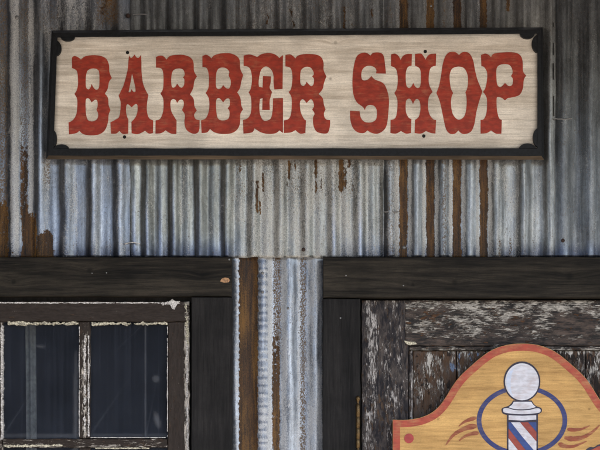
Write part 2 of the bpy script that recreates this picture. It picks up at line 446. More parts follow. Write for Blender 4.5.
# porch roof whose shade falls on the wall (just above the picture)
roof = thing('porch_roof', (0, -0.6, 2.95), 'dark boarded porch roof sheltering the corrugated iron wall', 'roof')
box('roof_deck', -3.6, 3.6, -2.2, -.022, 2.985, 3.015, M_roof, roof)
for x in (-3.3, -2.2, -1.1, 0.0, 1.1, 2.2, 3.3):
    box('rafter', x - .03, x + .03, -2.15, -.03, 3.016, 3.10, M_roof, roof)
box('side_light_blocker', -2.35, -2.30, -2.04, -.03, 0, 2.983, M_roof, roof)  # unseen wall added to block light from the left and shade the ribs
for x in (-3.3, 3.3):
    box('roof_post', x - .05, x + .05, -2.15, -2.05, 0, 2.983, M_roof, roof)

# plain boarded building across the street, the dark thing the panes mirror
opp = thing('boarded_building', (-9, -24, 0), 'brown boarded building across the street', 'building')
box('wall', -19, -1.5, -30, -22, 0, 4.6, M_roof, opp)
v_ = [(-19.4, -21.6, 4.61), (-1.1, -21.6, 4.61), (-1.1, -30.4, 4.61), (-19.4, -30.4, 4.61), (-19.4, -26, 6.6), (-1.1, -26, 6.6)]
link('gable_roof', v_, [(0, 1, 5, 4), (2, 3, 4, 5), (0, 4, 3), (1, 2, 5), (0, 3, 2, 1)], M_roof, opp)
for x in (-16, -11, -6):
    w_ = box('opening', x, x + 1.2, -22.0, -21.97, 1.1, 2.7, M_hole, opp)

# dark room behind the window
room = thing('room', (-.6, .6, 0), 'dark room seen through the window panes', 'room')
for o in (box('back_wall', -1.6, .3, 1.6, 1.65, .5, 2.8, M_dark, room), box('side_wall', -1.65, -1.603, .06, 1.6, .5, 2.8, M_dark, room),
          box('side_wall', .303, .35, .06, 1.6, .5, 2.8, M_dark, room), box('ceiling', -1.65, .35, .06, 1.65, 2.803, 2.85, M_dark, room),
          box('floor', -1.65, .35, .06, 1.65, .45, .497, M_room, room)): pass

# ------------------------------------------------------------------ corrugated iron wall
wall = thing('corrugated_wall', (0, .02, 0), 'weathered corrugated iron wall with rust streaks and overlapping sheets', 'wall')
def sm(e0, e1, x):
    t = max(0.0, min(1.0, (x - e0) / (e1 - e0))); return t * t * (3 - 2 * t)
def band(x, a, b, s=1.5): return sm(a - s, a + s, x) * (1 - sm(b - s, b + s, x))

def sheet(name, px0, px1, py0, py1, Y0, amp, phase, pitch, fn, dx=1.1, dy=2.6, label=None, seed=0.0, shape2=0.0):
    nx = int((px1 - px0) / dx); ny = int((py1 - py0) / dy)
    verts = []; faces = []; tint = []; mask = []
    for j in range(ny + 1):
        y = py0 + (py1 - py0) * j / ny
        for i in range(nx + 1):
            x = px0 + (px1 - px0) * i / nx
            edge = (1.2 * N(y * .03, seed + 5) if i in (0, nx) else 0.0)
            jy = (.6 * N(x * .08, seed) if j == ny else 0.0)
            wx = x + 1.3 * N(y * .012, x * .01, seed) + .8 * N(y * .03, x * .05, seed + 2)
            c = math.cos(2 * math.pi * (wx - phase) / pitch)
            c = c + shape2 * math.cos(4 * math.pi * (wx - phase) / pitch)
            a = (.86 if px0 < 300 else 1.0) * amp * (1 + .25 * N(x * .02, y * .01, seed + 7))
            Y = Y0 - a * c + .0012 * N(x * .04, y * .02, seed + 11) + .0006 * N(x * .12, y * .06, seed + 13)
            p = Vector(((x + edge - 300) * U, Y, 2.15 + (257 - y - jy) * U))
            verts.append(p)
            t, m = fn(x + .7 * N(y * .08, x * .1, seed + 3), y)
            tint.append(t); mask.append(m)
    W = nx + 1
    for j in range(ny):
        for i in range(nx):
            faces.append((j * W + i, (j + 1) * W + i, (j + 1) * W + i + 1, j * W + i + 1))
    o = link(name, verts, faces, M_metal, wall, smooth=True, attr={'tint': tint, 'mask': mask}, label=label)
    md = o.modifiers.new('thickness', 'SOLIDIFY'); md.thickness = .0012; md.offset = 1
    return o

PITCH = 26.6
def lerp3(a, b, t): return tuple(a[k] + (b[k] - a[k]) * t for k in range(3))
BLUE = (.20, .235, .30); GREY = (.29, .29, .28); GREEN = (.26, .265, .25); CREAM = (.30, .30, .29); DARKM = (.095, .10, .107); PALE = (.36, .39, .44)

def grime_shade(t, x, y):  # paints contact shade and grime above the header into the tint
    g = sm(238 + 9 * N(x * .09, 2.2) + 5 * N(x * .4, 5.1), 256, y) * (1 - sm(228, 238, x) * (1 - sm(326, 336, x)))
    g *= 1 - .85 * max(band(x, q - 2.2, q + 2.2, 1.2) for q in (41, 71, 98, 122, 147, 160, 173, 198, 222, 334, 360, 416, 443, 470, 498, 565, 590))  # gaps keep the painted rib highlights pale
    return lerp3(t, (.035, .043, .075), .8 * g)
def f_left(x, y):
    t = lerp3(BLUE, GREY, .35 + .4 * N(x * .05, y * .02, 2))
    w = .16 + .75 * band(x, 11, 19) + .6 * band(x, 28.5, 34) + .35 * band(x, 44, 50) * (1 - .5 * band(y, 60, 150, 20)) + .18 * band(x, 64, 78) + .20 * band(x, 92, 98) + .15 * band(x, 116, 124)  # white bloom on cream strips; the faintest bands are painted rib highlights
    if y < 40: w += .25 * band(x, 56, 92)
    c = .44 * band(x, -1, 8) + .34 * band(x, 20, 29) * (1 - sm(150, 170, y)) + .5 * band(x, 96, 119) * (1 - sm(20, 34, y)) + .4 * band(x, 44, 50) * (1 - sm(175, 195, y)) * sm(150, 156, y)
    if y < 36: c += .22 * band(x, 40, 60)
    hl = lambda a, b: sm(a, b, y)
    r = .75 * band(x, -30, 9) * hl(190 + 10 * N(x * .3, 1), 212) + .85 * band(x, 22, 37) * hl(205 + 12 * N(x * .25, 4), 222)
    r += .62 * band(x, 20, 28) * hl(120, 165) * (1 - hl(215, 225)) + .85 * band(x, 38, 53) * hl(222 + 14 * abs(x - 46) * .12, 236)
    r += .70 * band(x, 100, 116) * (1 - hl(14, 30)) * .6
    r += .3 * band(x, 9, 56) * hl(246, 256)
    t = lerp3(t, (.40, .44, .52), .5 * max(band(x, q - 1.5, q + 2.5, 1.5) for q in (41, 54, 77, 94, 102, 120)) * sm(40, 170, y))  # rib highlights painted into the tint as pale upright bands
    return grime_shade(t, x, y), (r, w * (1 - .6 * r), c, 0)

SP = []
rs = random.Random(3)
for cx, cy0, cy1, wd, st in ((257, 180, 214, 3.2, .8), (263, 172, 192, 3, .8), (260, 200, 216, 3, .65), (289, 160, 180, 3, 1.05), (295, 160, 172, 2.2, .7), (287, 182, 187, 2.6, .6), (316, 158, 178, 3.4, 1.0), (316, 180, 194, 2.6, .8), (321, 178, 192, 2, .6),
                             (341, 158, 192, 5.5, 1.05), (349, 158, 168, 4, .95), (345, 168, 190, 3.4, .7), (353, 184, 192, 2.4, .6), (240, 165, 172, 4, .65), (240, 188, 196, 2.6, .55), (291, 8, 16, 2.4, .8), (294, 20, 28, 2.4, .8), (345, 6, 30, 3, .75), (372, 8, 18, 2.6, .85), (267, 12, 26, 3, .6), (374, 162, 170, 5, .35)):
    SP.append((cx, cy0, cy1, wd, st))
def f_mid(x, y):
    k = sm(215, 262, x) * (1 - .35 * sm(350, 380, x))
    t = lerp3(GREEN, CREAM, k * (.5 + .35 * N(x * .05, y * .02, 6)))
    t = lerp3(t, BLUE, .55 * sm(225, 256, y) * (1 - sm(236, 250, x) * (1 - sm(330, 345, x))) + .35 * (1 - sm(30, 45, y)))
    w = .12 + .46 * k + .12 * band(x, 180, 190) + .12 * N(x * .09, y * .01, 3)
    w *= 1 - .5 * (1 - sm(30, 45, y))
    r = 0.0
    for cx, a, b, wd, st in SP:
        if abs(x - cx) < wd * 2:
            r = max(r, st * math.exp(-((x - cx + .8 * N(y * .35, cx)) / (wd * .46)) ** 2) * band(y, a, b, 2.5))
    c = .16 * band(x, 232, 360, 10) * (1 - sm(190, 215, y))
    t = lerp3(t, (.34, .40, .56), .6 * max(band(x, q - 1.5, q + 1.5, 1.5) for q in (134, 147, 160, 173, 198, 222, 334, 360)) * sm(165, 250, y))  # pale blue bands are rib highlights put into the colour
    return grime_shade(t, x, y), (r, w * (1 - .7 * min(1, r)), c, 0)

STR = ((399.3, 407.6), (426.2, 434.2), (452.8, 461.2), (479.8, 487.4))
def f_right(x, y):
    t = lerp3(GREY, BLUE, .25 + .2 * N(x * .06, y * .02, 9))
    t = lerp3(t, GREY, .5 * sm(487, 495, x))
    r = 0; w = .12 + .12 * N(x * .1, y * .012, 8); c = 0
    for a, b in STR:
        e1 = .9 * N(y * .06, a, 2) + .5 * N(y * .25, a, 5); e2 = .9 * N(y * .05, b, 4) + .5 * N(y * .22, b, 6)
        r = max(r, (.92 + .25 * N(y * .02, a, 9)) * band(x, a + e1, b + e2, 1.1))
        w = max(w, .80 * band(x, a - 4.5, a - .5, 1.6), .80 * band(x, b + .5, b + 4.5, 1.6))
    w += .22 * band(x, 385, 399)
    c = .34 * band(x, 442, 447) + .2 * band(x, 386, 398)
    if y > 235: c += .5 * (band(x, 498, 501) + band(x, 509, 512)) * sm(236, 241, y)
    w += .38 * band(x, 490, 520, 4) * sm(160, 170, y) * .6 + .22 * band(x, 533, 540)
    if y < 12: r = max(r, .8 * band(x, 506, 510))
    w *= (.45 + .55 * sm(28, 45, y))
    return grime_shade(t, x, y), (r, w * (1 - .8 * min(1, r)), c, 0)

def f_dark(x, y):
    t = lerp3(DARKM, (.18, .185, .19), .35 + .5 * N(x * .16, y * .012, 5) + .2 * sm(100, 250, y))
    t = lerp3(t, BLUE, .7 * sm(236, 256, y) * (band(x, 560, 567) + band(x, 586, 593)))
    t = grime_shade(t, x, y)
    return t, (0, .10 * N(x * .2, y * .03, 4), 0, 0)

def f_low(x, y):
    t = lerp3(BLUE, PALE, .9)
    w = .22
    sc = max(0, min(1, .5 + .5 * math.sin(y * 2 * math.pi / 7.3 + 3.0 * N(y * .05, 3)) + .5 * N(y * .2, x * .15, 4)))
    e = 1.3 * sc
    r = 1.05 * band(x, 239.5 - e, 257.5 + .8 * sc, .8)
    w += .5 * band(x, 234, 240 - e, 1.2) * sc + .55 * band(x, 258, 267.5, 1) * (sc ** 2) + .7 * band(x, 267.5, 272, 1) + .5 * band(x, 281, 287) + .55 * band(x, 297, 300) + .35 * band(x, 307, 322)
    r = max(r, (.55 + .25 * sm(330, 390, y)) * band(x, 272, 280, 1.5) * (.4 + .6 * sm(300, 360, y)))
    c = .55 * band(x, 273, 281) * (1 - sm(330, 380, y)) + .52 * band(x, 300, 306)
    if band(x, 258, 267.5, .5) > .5: t = lerp3((.15, .17, .22), PALE, sc)
    return t, (r, w * (1 - .8 * min(1, r)), c, 0)

def f_plain(x, y): return lerp3(GREY, BLUE, .4 + .4 * N(x * .05, y * .02, 2)), (0.2 * N(x * .03, y * .01, 6), .2 + .2 * N(x * .08, y * .02, 3), 0, 0)

TOPY = -55
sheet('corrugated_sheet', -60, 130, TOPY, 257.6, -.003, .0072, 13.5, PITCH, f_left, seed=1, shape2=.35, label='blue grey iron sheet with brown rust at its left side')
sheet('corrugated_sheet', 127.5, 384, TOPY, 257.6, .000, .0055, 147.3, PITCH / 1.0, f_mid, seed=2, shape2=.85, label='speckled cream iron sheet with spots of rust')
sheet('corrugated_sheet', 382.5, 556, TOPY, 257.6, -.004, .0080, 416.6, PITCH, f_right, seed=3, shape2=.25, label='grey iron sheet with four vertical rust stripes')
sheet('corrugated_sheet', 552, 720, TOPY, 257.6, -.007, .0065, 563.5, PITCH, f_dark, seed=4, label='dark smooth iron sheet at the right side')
sheet('corrugated_sheet', 226, 330, 250, 560, .018, .0075, 262.5, PITCH, f_low, seed=5, shape2=.15, label='iron sheet between window and door with a wide rust stripe')
# the same wall carried on beyond the picture
sheet('corrugated_sheet', -700, -56, TOPY, 973, .010, .008, 0, PITCH, f_plain, dx=4, dy=26, seed=6)
sheet('corrugated_sheet', 716, 1300, TOPY, 973, .004, .008, 0, PITCH, f_plain, dx=4, dy=26, seed=7)
sheet('corrugated_sheet', -60, 330, 556, 973, .022, .0075, 262.5, PITCH, f_plain, dx=3, dy=16, seed=8)

def nail(px, py, Y, r=1.6, mat=None): disc('nail', px, py, r, Y, .006, mat or M_nail, wall, dome=.0025, seg=12)
for px, py, Y, r, m in ((303.5, 249.5, -.008, 2.0, M_rustnail), (128, 15.5, -.012, 2.2, M_rustnail), (563, 240.5, -.016, 1.9, M_rustnail), (404, 247.5, .001, 2.0, M_nail), (431, 6, .001, 1.6, M_nail), (16.5, 17.5, -.010, 2.2, M_nail), (288, 308, .005, 1.2, M_nail), (262.5, 292, .008, 1.4, M_nail), (262.5, 273, .008, 1.5, M_nail)):
    nail(px, py, Y, r, m)
# folded tabs / wire ties on the laps
def tie(px0, px1, py, Y, mat, bow=1.0):
    pts = []
    n = 10; verts = []; faces = []; k = 6
    for i in range(n + 1):
        t = i / n; x = px0 + (px1 - px0) * t; y = py + bow * (4 * t * (1 - t)) * -1 + .3 * N(x * .4, py)
        c = at(x, y, Y)
        for q in range(k):
            a = 2 * math.pi * q / k; rr = .0019
            verts.append((c.x, c.y + rr * math.cos(a), c.z + rr * math.sin(a)))
    for i in range(n):
        for q in range(k):
            q2 = (q + 1) % k; faces.append((i * k + q, i * k + q2, (i + 1) * k + q2, (i + 1) * k + q))
    link('wire_tie', verts, faces, mat, wall, smooth=True)
tie(125, 140, 244, -.010, M_white, 1.5); tie(383.5, 399, 212, -.013, M_nail, .4); tie(554, 572, 118.5, -.016, M_nail, -.6); tie(133, 147, 14.5, -.012, M_nail, .3)
# thin lap flashing edges; the dark strip stands in for a lap's shadow
def seam(px, py0, py1, Y, mat, w=.9):
    o = ragged('seam_edge_or_shade', (px, py0), (px, py1), w, Y, .006, mat, wall, gap=-.5, seed=px * .1, rough=.15, step=4)
seam(554.3, TOPY, 120, -.0175, M_nail, .4); seam(384.2, 165, 256, -.0155, M_hole, .5)

# ------------------------------------------------------------------ shop sign
sign = thing('shop_sign', at(295, 95, -.02), 'long limewashed wooden sign in a black frame reading BARBER SHOP in red', 'sign')
YB = -.060                                           # front of the sign board
# board panel between the frame bars
def quad_board(name, c, Yf, th, mat, parent, nx=60, ny=16):
    (tl, tr, br, bl) = c; verts = []; faces = []
    for j in range(ny + 1):
        for i in range(nx + 1):
            u, v = i / nx, j / ny
            x = (tl[0] * (1 - u) + tr[0] * u) * (1 - v) + (bl[0] * (1 - u) + br[0] * u) * v
            y = (tl[1] * (1 - u) + tr[1] * u) * (1 - v) + (bl[1] * (1 - u) + br[1] * u) * v
            p = at(x, y, Yf); p.y += .0002 * N(x * .02, y * .05, 4); verts.append(p)
    W = nx + 1
    for j in range(ny):
        for i in range(nx): faces.append((j * W + i, (j + 1) * W + i, (j + 1) * W + i + 1, j * W + i + 1))
    off = wloc(parent)
    o = link(name, verts, faces, mat, parent, smooth=True)
    md = o.modifiers.new('thickness', 'SOLIDIFY'); md.thickness = th; md.offset = -1
    return o
# material coordinates of the boards are relative to the sign's base: shift knots through the mapping
sb = quad_board('sign_board', ((54, 34.5), (541, 31), (541, 152), (50, 152)), YB, .018, M_board, sign)

def frame_loop(name, outer, inner, prof, mat, raw, parent):
    """mitred moulding; prof = list of (t across from outer to inner, depth Y)"""
    segs = 40; verts = []; faces = []; fm = []
    rings = []
    for k in range(4):
        o0, o1 = outer[k], outer[(k + 1) % 4]; i0, i1 = inner[k], inner[(k + 1) % 4]
        for s_ in range(segs):
            t = s_ / segs
            o = (o0[0] + (o1[0] - o0[0]) * t, o0[1] + (o1[1] - o0[1]) * t); i = (i0[0] + (i1[0] - i0[0]) * t, i0[1] + (i1[1] - i0[1]) * t)
            ring = []
            for tt, Y in prof:
                jx = .35 * N(o[0] * .04, o[1] * .04, tt * 3) if tt not in (0,) else .5 * N(o[0] * .05, o[1] * .05, 8)
                p = at(o[0] + (i[0] - o[0]) * tt + jx, o[1] + (i[1] - o[1]) * tt + jx, Y)
                ring.append(len(verts)); verts.append(p)
            rings.append((ring, k))
    n = len(rings); m = len(prof)
    for a in range(n):
        r0, k = rings[a]; r1, _ = rings[(a + 1) % n]
        for q in range(m - 1):
            faces.append((r0[q], r0[q + 1], r1[q + 1], r1[q])); fm.append(1 if (q in (0, 1) and k == 2) else 0)
    link(name, verts, faces, [mat, raw], parent, fmat=fm)
frame_loop('sign_frame', ((51.5, 30.3), (542.8, 27.2), (544, 159.8), (46, 159.3)), ((57.5, 37.3), (537.3, 33.7), (537.3, 148.4), (53.6, 148.4)),
           [(0, -.022), (0.02, -.052), (.34, -.074), (.97, -.074), (1, -.072), (1, -.050)], M_frame, M_frameraw, sign)
def half_ellipse(cx, cy, rx, ry, side, n=14):
    pts = []
    a0 = {'r': -90, 'l': 90, 'd': 0, 'u': 180}[side]
    for i in range(n + 1):
        a = math.radians(a0 + 180 * i / n); pts.append((cx + rx * math.cos(a), cy + ry * math.sin(a)))
    return pts
for cx, cy, rx, ry, sd_ in ((56, 48, 5.2, 7.5, 'r'), (67.5, 36.5, 7.2, 4.4, 'd'), (527.5, 33, 7.4, 5.6, 'd'), (538, 43.6, 6, 8.8, 'l'), (538.5, 137.5, 5.4, 9.5, 'l'), (527.5, 149.5, 8.8, 6.2, 'u'), (53, 138.5, 3.6, 8.6, 'r'), (61.5, 149, 7.6, 4.8, 'u')):
    shape('corner_ornament', [half_ellipse(cx, cy, rx, ry, sd_)], -.0725, .0125, M_frame, sign, bevel=.0006)
for px, py in ((127.5, 52.5), (124.5, 137), (425.3, 51.5), (423.8, 136), (272, 33)):
    disc('nail_hole', px, py, 1.7, YB - .0012, .003, M_hole, sign, dome=0, seg=10)

L = []
def letter(ch, x0, *loops): L.append((ch, x0, loops))
c = 1
letter('b', 60, [(60,38,c),(72,30),(90,36),(105,48,c),(125,32),(165,26),(205,30),(232,45),(245,75),(247,110),(259,140,c),(245,160),(238,195),(224,218,c),(240,240),(243,275),(252,300,c),(243,325),(240,360),(225,400),(195,422),(150,427),(115,420),(97,404,c),(80,416),(45,422,c),(43,362,c),(65,350),(82,320),(87,270),(84,240),(72,220,c),(84,200),(90,170),(88,120),(80,100),(60,90,c)],
       [(130,185),(129,140),(135,108),(148,96),(168,92),(188,98),(196,115),(197,165),(193,192),(180,198),(168,188),(158,170,c),(152,188),(142,197)],
       [(129,250),(137,241),(147,245),(158,262,c),(166,255),(178,248),(187,256),(188,280),(182,300,c),(190,315),(190,335),(180,350),(160,357),(140,350),(131,325),(128,290)])
letter('a', 100, [(145,26,c),(152,38),(160,38),(173,23,c),(184,38),(195,38),(205,24,c),(207,60),(208,110),(215,165),(228,200),(242,225,c),(236,260),(234,300),(240,330),(250,345),(266,352,c),(265,415,c),(245,418),(225,404,c),(205,415),(185,421),(158,416,c),(157,360,c),(175,340),(186,315),(188,280),(182,270),(173,273),(158,287,c),(143,273),(133,275),(130,300),(133,325),(142,350,c),(141,418,c),(115,420),(97,405,c),(80,418),(55,418,c),(52,362,c),(75,350),(95,335),(102,300),(103,260),(93,228,c),(105,205),(120,170),(138,100),(142,60)],
       [(160,118,c),(168,150),(176,185),(178,208,c),(168,210),(158,195,c),(152,210),(143,210,c),(148,185),(154,155)])
letter('r', 150, [(30,35,c),(50,28),(68,32),(83,48,c),(100,30),(140,24),(175,26),(205,40),(218,65),(220,105),(235,132,c),(222,155),(216,190),(200,222,c),(218,245),(222,280),(234,302,c),(222,320),(222,335),(232,348),(248,350,c),(246,400),(230,418),(205,415),(180,395),(172,360),(175,325),(160,300,c),(168,280),(168,257),(157,247),(145,252),(136,265,c),(128,250),(115,245),(104,255),(102,280),(108,310),(125,340),(133,352,c),(132,420,c),(105,418),(78,402,c),(55,416),(27,418,c),(28,352,c),(50,345),(65,310),(68,270),(65,240),(52,218,c),(65,195),(68,150),(65,110),(55,92),(30,88,c)],
       [(108,178),(106,150),(110,115),(122,98),(145,92),(165,98),(173,115),(172,128),(165,137,c),(172,148),(170,175),(160,188),(148,184),(136,168,c),(126,184),(115,189)])
letter('b', 190, [(62,30,c),(80,24),(95,30),(107,42,c),(120,28),(150,18),(195,16),(230,28),(248,50),(252,95),(266,125,c),(256,160),(250,190),(236,212,c),(252,240),(256,275),(265,297,c),(252,320),(250,365),(238,395),(210,415),(165,420),(125,413),(100,395,c),(85,412),(58,415,c),(55,352,c),(80,340),(95,300),(95,245),(78,215,c),(92,190),(95,140),(90,105),(80,88),(62,85,c)],
       [(130,180),(130,130),(137,100),(155,88),(180,91),(196,108),(194,128),(203,150),(203,175),(195,192),(180,190),(166,175,c),(155,191),(140,195)],
       [(130,262),(136,243),(149,242),(166,262,c),(180,245),(195,243),(200,260),(198,278),(188,292,c),(197,305),(196,335),(185,348),(160,352),(140,342),(132,310)])
letter('e', 235, [(43,28,c),(70,22),(95,28),(112,34),(130,22),(165,15),(200,22),(222,40,c),(240,25,c),(238,195,c),(197,197,c),(193,165),(192,125),(180,97),(155,82),(132,97),(122,130),(118,165),(120,184,c),(138,188,c),(140,130,c),(180,132,c),(178,165),(173,188),(185,210,c),(178,235),(173,255),(174,300,c),(136,300,c),(138,240,c),(125,245,c),(122,280),(125,320),(140,350),(160,353),(180,340),(188,300),(190,242,c),(240,240,c),(240,415,c),(222,402,c),(205,415),(170,420),(130,412),(98,392,c),(85,412),(42,418,c),(40,350,c),(65,340),(80,310),(82,260),(78,230),(68,212,c),(80,190),(85,140),(78,100),(65,84),(43,80,c)])
letter('r', 275, [(52,25,c),(75,22),(90,30),(102,42,c),(115,28),(150,20),(200,22),(230,35),(243,65),(243,100),(257,132,c),(245,165),(238,195),(218,220,c),(238,240),(245,275),(253,298,c),(245,315),(247,335),(258,348),(276,350,c),(274,385),(262,415),(230,416),(205,405),(192,375),(190,340),(198,318),(186,298,c),(195,280),(190,257),(178,246),(158,265,c),(140,246),(126,257),(125,285),(130,315),(145,345),(155,352,c),(152,415,c),(125,418),(102,400,c),(80,412),(45,415,c),(45,352,c),(68,345),(80,320),(84,270),(82,235),(68,210,c),(80,195),(87,150),(85,110),(75,88),(52,82,c)],
       [(127,165),(127,115),(135,95),(155,84),(178,88),(192,108),(194,122),(186,132,c),(195,145),(193,170),(183,181),(172,175),(158,158,c),(150,175),(138,180)])
letter('s', 340, [(75,55),(90,25),(120,13),(140,18),(152,28,c),(165,15),(190,12),(210,18),(220,35),(225,70),(230,118,c),(180,117,c),(182,100),(170,85),(145,78),(120,88),(108,110),(108,140),(118,152),(140,148),(157,130,c),(175,148),(215,165),(235,200),(245,250),(242,310),(235,370),(220,400),(190,418),(160,415),(137,402,c),(120,415),(90,412),(65,390),(52,350),(50,303,c),(98,306,c),(105,340),(125,360),(155,362),(178,350),(185,325),(182,295),(168,278),(145,275),(130,285),(125,302,c),(115,285),(85,262),(68,225),(62,170),(65,110)])
letter('h', 385, [(30,22,c),(50,18),(68,30),(78,50,c),(90,30),(110,20),(135,20,c),(133,78,c),(115,85),(105,110),(104,150),(108,180),(120,190),(131,184),(142,165,c),(152,184),(165,190),(176,180),(180,140),(175,95),(150,78,c),(150,20,c),(180,18),(192,30),(203,48,c),(212,32),(228,20),(256,18,c),(254,78,c),(230,88),(220,120),(220,170),(238,210,c),(220,235),(215,280),(222,320),(240,345),(256,350,c),(252,418,c),(230,415),(205,405,c),(180,418),(148,415,c),(150,350,c),(168,335),(177,300),(175,262),(165,246),(152,248),(140,270,c),(128,246),(112,246),(104,265),(105,310),(118,338),(132,345,c),(130,415,c),(105,418),(80,405,c),(55,418),(27,415,c),(28,350,c),(50,342),(60,310),(62,250),(47,215,c),(60,190),(64,140),(55,95),(30,80,c)])
letter('o', 430, [(62,80),(75,35),(95,12),(125,10),(145,25,c),(165,10),(195,15),(215,50),(225,100),(238,150),(262,208,c),(248,250),(232,310),(222,370),(205,408),(175,420),(155,415),(142,402,c),(125,418),(100,418),(80,395),(65,330),(50,260),(32,215,c),(45,180),(55,130)],
       [(98,140),(102,110),(115,90),(145,83),(172,92),(188,125),(190,165),(185,195),(177,212,c),(183,240),(182,290),(172,330),(150,348),(130,342),(112,315),(105,270),(108,235),(116,215,c),(104,190)])
letter('p', 475, [(30,25,c),(50,18),(65,22),(80,35,c),(95,18),(140,12),(195,12),(225,25),(238,55),(240,105),(256,128,c),(244,150),(240,190),(222,225),(180,238),(165,240),(150,252,c),(135,240),(115,235),(108,245),(110,300),(120,340),(134,350,c),(132,418,c),(105,418),(80,402,c),(60,415),(28,418,c),(28,350,c),(45,345),(58,310),(60,250),(52,225),(40,210,c),(52,190),(60,150),(60,110),(45,85),(32,82,c)],
       [(108,150),(107,100),(118,78),(145,70),(172,75),(186,95),(188,115),(180,130,c),(190,145),(188,170),(178,180),(165,178),(150,165,c),(138,178),(125,186),(112,175)])
for ch, x0, loops in L:
    pl = [smooth_poly([((x0 + p[0] / 5.0), 50 + p[1] / 5.0) + tuple(p[2:]) for p in lp], 4) for lp in loops]
    shape('painted_letter', pl, YB - .0009, .0008, M_letter, sign)

# ------------------------------------------------------------------ window
win = thing('window', at(90, 450, 0), 'old brown sash window with white flaking paint and dusty dark panes in a black timber frame', 'window')
def nomask(x, y): return (0, 0, 0)
board('header_beam', -78, 231.5, 257.2, 296.2, -.052, .060, M_header, win, step=6, wob=.4)
board('frame_post', 191.5, 231.8, 297.3, 640, -.046, .060, M_post, win, step=6, wob=.4)
board('frame_post', -78, -24, 297.3, 640, -.046, .060, M_post, win, step=6, wob=.4)
board('window_sill', -90, 244, 641, 662, -.085, .10, M_header, win, step=8)
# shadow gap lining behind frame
pbox('frame_lining', -30, 196, 296.0, 302.5, -.004, .03, M_post, win)
sash = board('sash', -18, 189.5, 301.5, 321.5, -.022, .030, M_sash, win, step=2, wob=.8,
             fn=lambda x, y: (-.25 + .8 * sm(180, 188, x), .05, 0))
sash.name = 'sash_rail'
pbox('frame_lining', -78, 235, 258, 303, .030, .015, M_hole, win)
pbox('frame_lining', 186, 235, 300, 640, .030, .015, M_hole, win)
board('sash_stile', 168, 189.5, 322, 600, -.0215, .030, M_sashv, win, step=2, wob=.9, fn=lambda x, y: (-.20 + .9 * sm(182.5, 186, x) + .2 * sm(179, 183, x) * (1 - sm(330, 380, y)), .1, 0))
board('sash_stile', -18, 2.2, 322, 600, -.0215, .030, M_sashv, win, step=2, wob=.6, fn=lambda x, y: (-.1 + .6 * sm(-1, 1.5, x), .1, 0))
board('glazing_bar', 79.2, 90, 322, 438.2, -.017, .022, M_sashv, win, step=1.5, wob=.6, fn=lambda x, y: (.15 + .35 * band(x, 82, 86.5, 1) * sm(330, 345, y), .15, 0))
board('glazing_bar', 3, 167.5, 438.8, 447.5, -.0165, .022, M_sash, win, step=1.5, wob=.7, fn=lambda x, y: (.14 + .25 * sm(442, 446, y), .2, 0))
board('glazing_bar', 79.2, 90, 448, 566, -.017, .022, M_sashv, win, step=3, wob=.6)
board('sash_rail', 2.8, 167.5, 567, 600, -.020, .028, M_sash, win, step=4, wob=.6)
def dust(px0, px1):
    def f(x, y):
        r = 0
        r += .22 * math.exp(-((x - 156) / 3) ** 2 - ((y - 379) / 3.2) ** 2) + .28 * math.exp(-((x - 157 - (y - 420) * .25) / 2.6) ** 2 - ((y - 420) / 6.5) ** 2)
        r += .12 * math.exp(-((x - 145.5) / .8) ** 2) + .10 * math.exp(-((x - 41) / 5) ** 2 - ((y - 346) / 2) ** 2)
        r += .25 * math.exp(-((x - 76) / 2.2) ** 2) * sm(330, 400, y)
        r += .10 * math.exp(-((y - 436) / 2.5) ** 2)
        return (r, .6 if r > .05 else .2, 0)
    return f
for a, b, cc, d in ((2.5, 79.6, 321.8, 439), (89.6, 168, 321.8, 439), (2.5, 79.6, 447.2, 567), (89.6, 168, 447.2, 567)):
    board('pane', a, b, cc, d, -.002, .003, M_glass, win, step=1.5, fn=dust(a, b), bev=.2)
# putty and flaking paint edges
ragged('putty', (7, 323.3), (79, 323.3), 3.4, -.021, .018, M_putty, win, gap=.0, seed=1.3)
ragged('putty', (91, 323.8), (168, 323.3), 3.4, -.021, .018, M_putty, win, gap=.0, seed=5.3)
ragged('putty', (88.6, 335), (88.6, 437), 2.0, -.0185, .015, M_white, win, gap=.05, seed=2.1, rough=.7)
ragged('putty', (84.8, 335), (84.8, 437), 2.2, -.0182, .004, M_white, win, gap=.62, seed=8.1, rough=1.2)
ragged('putty', (1.8, 325), (1.8, 440), 3.0, -.0225, .02, M_white, win, gap=.0, seed=3.4, rough=.5)
ragged('putty', (167.4, 326), (167.4, 437), 1.1, -.0225, .02, M_white, win, gap=.45, seed=6.6, rough=.8)
ragged('putty', (79.3, 326), (79.3, 437), 1.0, -.0182, .014, M_white, win, gap=.3, seed=12.6, rough=.6)
ragged('putty', (90, 437.6), (166, 437.6), 1.2, -.0175, .012, M_white, win, gap=.30, seed=4.6, rough=.6)
ragged('putty', (3, 446.2), (63, 445.4), 3.2, -.018, .012, M_putty, win, gap=.0, seed=7.6, rough=.6)
ragged('putty', (95, 448.2), (150, 448.2), 1.8, -.018, .012, M_putty, win, gap=.35, seed=9.9, rough=.8)
ragged('flaking_paint', (-18, 302.8), (160, 302.8), 1.8, -.0235, .01, M_white, win, gap=.02, seed=10.2, rough=.8)
ragged('flaking_paint', (160, 303.5), (183, 303.2), 2.6, -.0238, .01, M_white, win, gap=.1, seed=14.2, rough=1.3)
ragged('flaking_paint', (187.2, 340), (188.0, 600), 2.2, -.0232, .01, M_white, win, gap=.0, seed=11.7, rough=.9)
ragged('flaking_paint', (186.0, 303), (187.6, 345), 3.6, -.0232, .01, M_putty, win, gap=.50, seed=15.7, rough=1.2)
